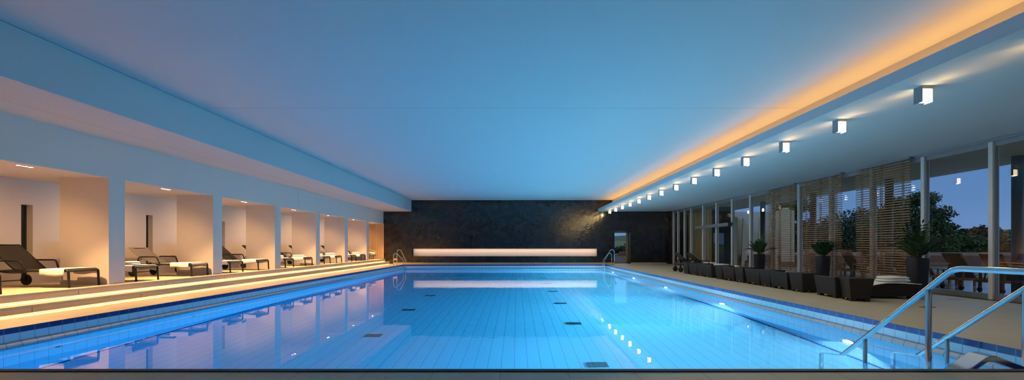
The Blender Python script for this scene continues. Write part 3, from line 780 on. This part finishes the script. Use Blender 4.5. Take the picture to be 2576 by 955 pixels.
# small fittings
t_ = MB().box(-.13,.13,-.09,.09,0,.006).build('floor_drain', 'alu_grey', bevel=.002); t_.location = (9.70, 10.72, 0); tag(t_, 'small metal floor plate in the deck near the windows', 'floor plate', 'metal plates in the deck')
t_ = MB().box(-.13,.13,-.05,.05,0,.006).build('floor_drain', 'alu_dark', bevel=.002); t_.location = (7.9, 9.3, 0); tag(t_, 'small dark floor plate in the deck before the near wicker table', 'floor plate', 'metal plates in the deck')
t_ = MB().box(-.09,.09,-.014,0,-.05,.05).build('wall_socket', 'socket', bevel=.004); t_.location = (-8.13, YB, .30); tag(t_, 'small beige socket plate low on the dark end wall', 'wall socket')

# ------------------------------------------------------------------ outside: terrace, loungers, columns
ZG = -.06
struct(MB().box(XG+.2, 16.2, -4, 34, -.5, ZG).build('terrace', 'terrace'), 'wet dark tiled terrace outside the windows', 'terrace')
struct(MB().box(XG+.25, 13.7, -4, 34, ZS-.06, ZS+.3).build('ceiling_terrace', 'soffit_slats'), 'timber slatted underside of the terrace roof', 'roof')
struct(MB().box(-60, 160, 33.2, 260, -.9, -.12).build('ground', 'hill_green'), 'green field beyond the building', 'ground')
struct(MB().box(16.2, 160, -30, 33.2, -.9, -.10).build('ground_garden', 'hill_green'), 'garden ground beyond the terrace', 'ground')
tag(MB().box(16.0, 40, 17.5, 28.5, -.2, ZG-.004).build('outdoor_pool', 'outdoor_water'), 'turquoise outdoor pool beyond the terrace loungers', 'pool')
for k_, y in enumerate((3.8, 8.0, 12.16, 16.36, 20.56, 24.76)):
    o = MB().lathe([(.125,0),(.12,.02),(.12,3.5)], 24).build('terrace_column', 'column_grey'); o.location = (12.6, y, ZG)
    tag(o, 'round dark steel column holding the terrace roof, %s from the near side' % ORD[k_], 'column', 'round terrace columns', 'structure')
def teak_lounger():
    t_ = thing('teak_lounger', (0,0,ZG), '', 'teak lounger', 'teak loungers on the terrace')
    f = MB()
    for s_ in (-1,1): f.box(.0, 1.95, s_*.31-.02, s_*.31+.02, .27, .34)
    f.box(1.91, 1.95, -.31, .31, .27, .34).box(0, .04, -.31, .31, .27, .34); f.build('frame', 'teak', t_)
    for x in (.10, .62, 1.75):
        for s_ in (-1,1): MB().box(x-.03, x+.03, s_*.31-.025, s_*.31+.025, .0 if x > .2 else .09, .28).build('leg', 'teak', t_)
    for s_ in (-1,1): MB().lathe([(.02,-.02),(.06,-.02),(.065,0),(.06,.02),(.02,.02)], 14, (.10,s_*.31,.065), 'y').build('wheel', 'rubber', t_)
    b = MB()
    def sl(u): return (.52-.44*u, .33+.70*u)
    x0, z0 = sl(0); x1, z1 = sl(1)
    nx, nz = .85*.014, .53*.014
    b.hexa([(x0-nx,-.28,z0-nz),(x0+nx,-.28,z0+nz),(x0+nx,.28,z0+nz),(x0-nx,.28,z0-nz),(x1-nx,-.28,z1-nz),(x1+nx,-.28,z1+nz),(x1+nx,.28,z1+nz),(x1-nx,.28,z1-nz)])
    b.build('backrest', 'teak_dark', t_)
    br = MB()
    for s_ in (-1,1): br.hexa([(x0-.02,s_*.30-.015,z0),(x0+.02,s_*.30-.015,z0),(x0+.02,s_*.30+.015,z0),(x0-.02,s_*.30+.015,z0),(x1-.02,s_*.30-.015,z1),(x1+.02,s_*.30-.015,z1),(x1+.02,s_*.30+.015,z1),(x1-.02,s_*.30+.015,z1)])
    br.build('backrest_frame', 'teak', t_)
    st = MB()
    for k_ in range(16): st.box(.56+.086*k_, .56+.086*k_+.07, -.29, .29, .335, .352)
    st.build('seat', 'teak', t_)
    for s_ in (-1,1):
        a_ = MB(); a_.box(.10, .66, s_*.335-.03, s_*.335+.03, .53, .555).box(.12,.16,s_*.32-.015,s_*.32+.015,.30,.53).box(.58,.62,s_*.32-.015,s_*.32+.015,.30,.53); a_.build('armrest', 'teak', t_)
    for s_ in (-1,1): MB().hexa([(.14,s_*.25-.01,.30),(.17,s_*.25-.01,.30),(.17,s_*.25+.01,.30),(.14,s_*.25+.01,.30),(.24,s_*.25-.01,.72),(.27,s_*.25-.01,.72),(.27,s_*.25+.01,.72),(.24,s_*.25+.01,.72)]).build('strut', 'teak_dark', t_)
    return t_
tp = teak_lounger()
for k_, y in enumerate((10.45, 11.6, 12.8, 13.95, 15.3, 16.45, 17.6, 18.8, 19.9, 21.0)):
    o = tp if k_ == 0 else copy_tree(tp)
    repose(o, (12.45 if k_ < 5 else 12.7, y, ZG), 'teak terrace lounger with raised back outside the windows, %s from the near side' % ORD[k_])
# low bank and garden wall, behind the outdoor pool
struct(MB().prism([(29.4,-.2),(29.8,.60),(30.6,.74),(34,.74),(34,-.2)], 14, 60, 'x').build('garden_bank', 'soil_bank'), 'low reddish earth bank behind the outdoor pool', 'bank')
# rendered building part and timber hut at the far end of the terrace
b = MB()
prof = [(13.0,-.1),(17.0,-.1),(17.0,3.6),(16.72,3.6),(16.4,2.0),(15.2,1.95),(14.9,2.05),(14.2,2.75),(13.6,3.0),(13.0,3.05)]
b.prism(prof, 30.2, 30.5, 'y'); struct(b.build('wall_outside', 'pale_render'), 'pale rendered garden wall with sloping top seen through the glass', 'wall')
struct(MB().box(16.2, 17.0, 29.6, 30.2, -.1, 3.4).build('wall_outside_end', 'pale_render'), 'pale rendered end pier of the garden wall', 'wall')
struct(MB().box(12.9, 17.2, 32.0, 32.2, -.1, 3.44).build('wall_outside_rear', 'pale_render_grey'), 'grey rendered wall behind the pale garden wall', 'wall')
for k_, x in enumerate((14.0, 14.85, 15.55)):
    o = MB().hexa([(-.22,-.05,0),(.16,-.05,0),(.16,.05,0),(-.22,.05,0),(-.12,-.04,3.0),(.0,-.04,2.9),(.0,.04,2.9),(-.12,.04,3.0)]).build('garden_pylon', 'pale_render'); o.location = (x, 29.7-.3*k_, -.1)
    tag(o, 'tall tapering pale post before the garden wall, %s from the timber hut' % ORD[k_], 'post', 'pale tapering posts')
t_ = thing('timber_hut', (11.3, 27.0, ZG), 'timber clad hut outside the far windows', 'hut')
b = MB(); b.box(.25, .40, 1.5, 10.5, 0, 3.40); b.build('side_wall', 'cladding_x', t_)
b = MB(); b.box(.40, 1.7, 1.5, 1.65, 0, 2.95); b.build('end_wall', 'cladding_y', t_)
for k_ in range(8): MB().box(.10, .25, 1.7+1.05*k_, 1.85+1.05*k_, 0, 3.40).build('post', 'cladding_out', t_)
MB().box(.62, .80, 1.485, 1.497, 1.32, 1.60).build('notice', 'paper', t_)['label'] = 'small white paper notice on the hut wall'
MB().box(.45, 1.0, 1.28, 1.50, 1.02, 1.07).build('shelf', 'teak', t_)
MB().box(.20, .42, .9, 1.5, 0, 3.40).build('corner_panel', 'alu_dark', t_)
struct(MB().box(11.72, 12.45, 27.86, 28.0, ZG, 3.44).build('wall_outside_panel', 'out_dark'), 'dark panel wall between hut and garden wall', 'wall')

# trees
def tree(loc, h, r_, label, mat, n, seed, trunk=.14, low=.18, lf=.125, group='trees beyond the terrace'):
    rnd = random.Random(seed)
    t_ = thing('tree', loc, label, 'tree', group)
    b = MB(); b.tube([(0,0,0),(.05,.02,h*.25),(0,.05,h*.55),(.04,0,h*.8)], [trunk,trunk*.8,trunk*.5,trunk*.2], 8)
    for k_ in range(6):
        a_ = k_*1.1; z = h*(.28+.07*k_); b.tube([(0,0,z),(math.cos(a_)*r_*.35,math.sin(a_)*r_*.35,z+h*.1),(math.cos(a_)*r_*.7,math.sin(a_)*r_*.7,z+h*.16)], [trunk*.35,trunk*.22,trunk*.08], 5)
    b.build('trunk', 'bark', t_)
    c = MB()
    cl = []
    for k_ in range(int(26+n/110)):
        z = rnd.uniform(low, .95); rad = r_*math.sqrt(max(.05, 1-((z-.52)/.56)**2))
        a_ = rnd.uniform(0, 6.283); q = rad*math.sqrt(rnd.random())
        cl.append((math.cos(a_)*q, math.sin(a_)*q, z*h, rnd.uniform(.20,.36)*r_))
    for k_ in range(n):
        cx, cy, cz, cr = rnd.choice(cl)
        d = Vector((rnd.gauss(0,1),rnd.gauss(0,1),rnd.gauss(0,1))).normalized()*cr*rnd.random()**.4
        p = Vector((cx,cy,cz+.0))+Vector((d.x,d.y,d.z*.75))
        s_ = lf*rnd.uniform(.6,1.3)
        u = Vector((rnd.gauss(0,1),rnd.gauss(0,1),rnd.gauss(0,1))).normalized(); w = u.cross(Vector((rnd.gauss(0,1),rnd.gauss(0,1),rnd.gauss(0,1)))).normalized()
        c.face([p-u*s_, p+w*s_*.55, p+u*s_, p-w*s_*.55])
    c.build('crown', mat, t_, recalc=False)
    return t_
def at(px, Y): return (px-CX)*Y/F
tree((at(2304,45),45,-.3), 6.3, 2.6, 'tall broad green tree rising behind the largest planter', 'tree_leaf', 12000, 11, .2)
tree((at(2250,47),47,-.3), 5.2, 2.3, 'round mid green tree just left of the tallest one', 'tree_leaf', 6000, 12, .18)
tree((at(2140,44),44,-.3), 4.3, 2.6, 'dark dense tree seen between two slat blinds', 'tree_leaf_dark', 7000, 13, .18)
tree((at(2180,50),50,-.3), 5.3, 2.2, 'dark tree with loose top behind the right slat blind', 'tree_leaf_dark', 5000, 14, .18)
tree((at(1993,40),40,-.3), 5.6, 1.6, 'slim tall tree behind the left slat blind', 'tree_leaf_dark', 5000, 15, .16)
tree((at(2050,58),58,-.3), 4.0, 3.0, 'low dark tree behind the middle slat blind', 'tree_leaf_dark', 4500, 16, .16)
tree((at(2085,60),60,-.3), 4.2, 2.6, 'low tree beside the middle slat blind post', 'tree_leaf', 4000, 17, .16)
xs = [2385, 2412, 2440, 2470, 2500, 2530, 2560, 2590]
hs = [4.4, 4.5, 4.3, 4.0, 3.9, 3.9, 3.7, 3.8]
for k_, px in enumerate(xs):
    tree((at(px,62),62+(k_%3)*2,-.3), hs[k_], 2.0, 'blue green tree of the distant hedge line, %s from the tall tree' % ORD[k_], 'tree_leaf_blue', 1800, 30+k_, .15, .02, .24)
for k_, (px, Y) in enumerate(((2365,40),(2400,42),(2430,44),(2460,45))):
    o = tree((at(px,Y),Y,-.3), 2.3, 1.5, 'low leafy bush before the hedge line, %s from the tall tree' % ORD[k_], 'tree_leaf', 1500, 50+k_, .06, .02, .14)
for k_, (px, Y, h_) in enumerate(((1547,60,.9),(1555,64,1.1),(1564,60,.9),(1572,62,1.3))):
    tree((at(px,Y),Y,-.3), h_+.5, .62, 'small garden tree seen through the far glass door, %s from its left edge' % ORD[k_], 'tree_leaf', 1100, 70+k_, .05, .02, .12, 'trees behind the far door')
# hills
def hill(name, y0, y1, x0, x1, fn, mat, label):
    b = MB()
    def f(u, v):
        x = x0+(x1-x0)*u; y = y0+(y1-y0)*v
        return (x, y, -.3+fn(x)*math.sin(math.pi*min(1, v*1.0)*.5))
    b.grid(f, 60, 8); return struct(b.build(name, mat), label, 'hill')
hill('hill_1', 120, 210, -40, 400, lambda x: 5.3+2.6/(1+math.exp(-(x-90)/14))+.5*math.sin(x*.03+1)+.35*math.sin(x*.17)+.25*math.sin(x*.41), 'hill_wood', 'dark wooded ridge on the horizon')
hill('hill_2', 80, 118, -20, 120, lambda x: 2.6+.3*math.sin(x*.1), 'hill_green', 'sloping green meadow below the ridge')
# outside the far door
struct(MB().box(5.5, 12, 35.6, 36.0, -.15, .42).build('wall_kerb', 'concrete'), 'low grey concrete wall outside the far door', 'wall')
struct(MB().box(4, 14, YB+.8, 35.6, -.4, -.03).build('ground_door', 'concrete'), 'grey paving outside the far door', 'ground')
struct(MB().prism([(36.0,.0),(36.2,.40),(40.5,.55),(42,-.1)], 3, 20, 'x').build('earth_heap', 'soil_bank'), 'reddish earth behind the concrete wall', 'earth')
t_ = thing('garden_parasol', (7.25, 36.9, .44), 'blue covered parasol standing outside the far door', 'parasol')
MB().lathe([(.42,.62),(.40,.58),(.30,.50),(.24,.2),(.20,.02),(.02,.0)][::-1]+[(.30,.70),(.12,.80),(.02,.84)], 14).build('cover', 'blue_tarp', t_)
MB().tube([(0,0,-.35),(0,0,.3)], .03, 8).build('pole', 'alu_grey', t_)
rnd = random.Random(5); kk = 0
for lv in range(3):
    for q in range(4-lv):
        o = MB().box(-.19,.19,-.14,.14,0,.11).build('paving_stone', 'stone_brown', bevel=.02)
        o.location = (7.62+.34*q+.15*lv, 36.35+.05*rnd.random(), .415+.115*lv); o.rotation_euler = (0,0,rnd.uniform(-.2,.2)); kk += 1
        tag(o, 'brown stone block behind the concrete kerb, %s layer, %s from the blue parasol' % (['bottom','middle','top'][lv], ORD[q]), 'stone', 'brown stones outside the far door')

# ------------------------------------------------------------------ sky
w = bpy.data.worlds.new('World'); sc.world = w; w.use_nodes = True
n, l = w.node_tree.nodes, w.node_tree.links
bg = n['Background']
tc = n.new('ShaderNodeTexCoord'); sp = n.new('ShaderNodeSeparateXYZ'); l.new(tc.outputs['Generated'], sp.inputs[0])
rp = n.new('ShaderNodeValToRGB'); cr = rp.color_ramp
cr.elements[0].position = 0; cr.elements[0].color = (.17,.31,.60,1)
cr.elements[1].position = .45; cr.elements[1].color = (.60,.75,1.0,1)
for q_, c_ in ((.12,(.10,.225,.50,1)),(.24,(.10,.22,.49,1))): e_ = cr.elements.new(q_); e_.color = c_
l.new(sp.outputs['Z'], rp.inputs[0]); l.new(rp.outputs[0], bg.inputs['Color']); bg.inputs['Strength'].default_value = 1.0

# ------------------------------------------------------------------ camera and render look
cam = bpy.data.cameras.new('Camera'); co_ = bpy.data.objects.new('Camera', cam); COL.objects.link(co_)
cam.sensor_fit = 'HORIZONTAL'; cam.sensor_width = 36; cam.lens = F/2576*36
cam.shift_x = -(CX-1288)/2576; cam.shift_y = (HY-477.5)/2576
cam.clip_end = 1000; cam.clip_start = .05
co_.location = (0, 0, H); co_.rotation_euler = (R(90), 0, 0)
sc.camera = co_
sc.view_settings.view_transform = 'Standard'; sc.view_settings.look = 'None'; sc.view_settings.gamma = 1; sc.view_settings.exposure = 0
sc.view_settings.use_curve_mapping = False
cy = sc.cycles
cy.use_denoising = True; cy.max_bounces = 10; cy.diffuse_bounces = 5; cy.glossy_bounces = 5; cy.transmission_bounces = 8; cy.transparent_max_bounces = 16
cy.sample_clamp_indirect = 4
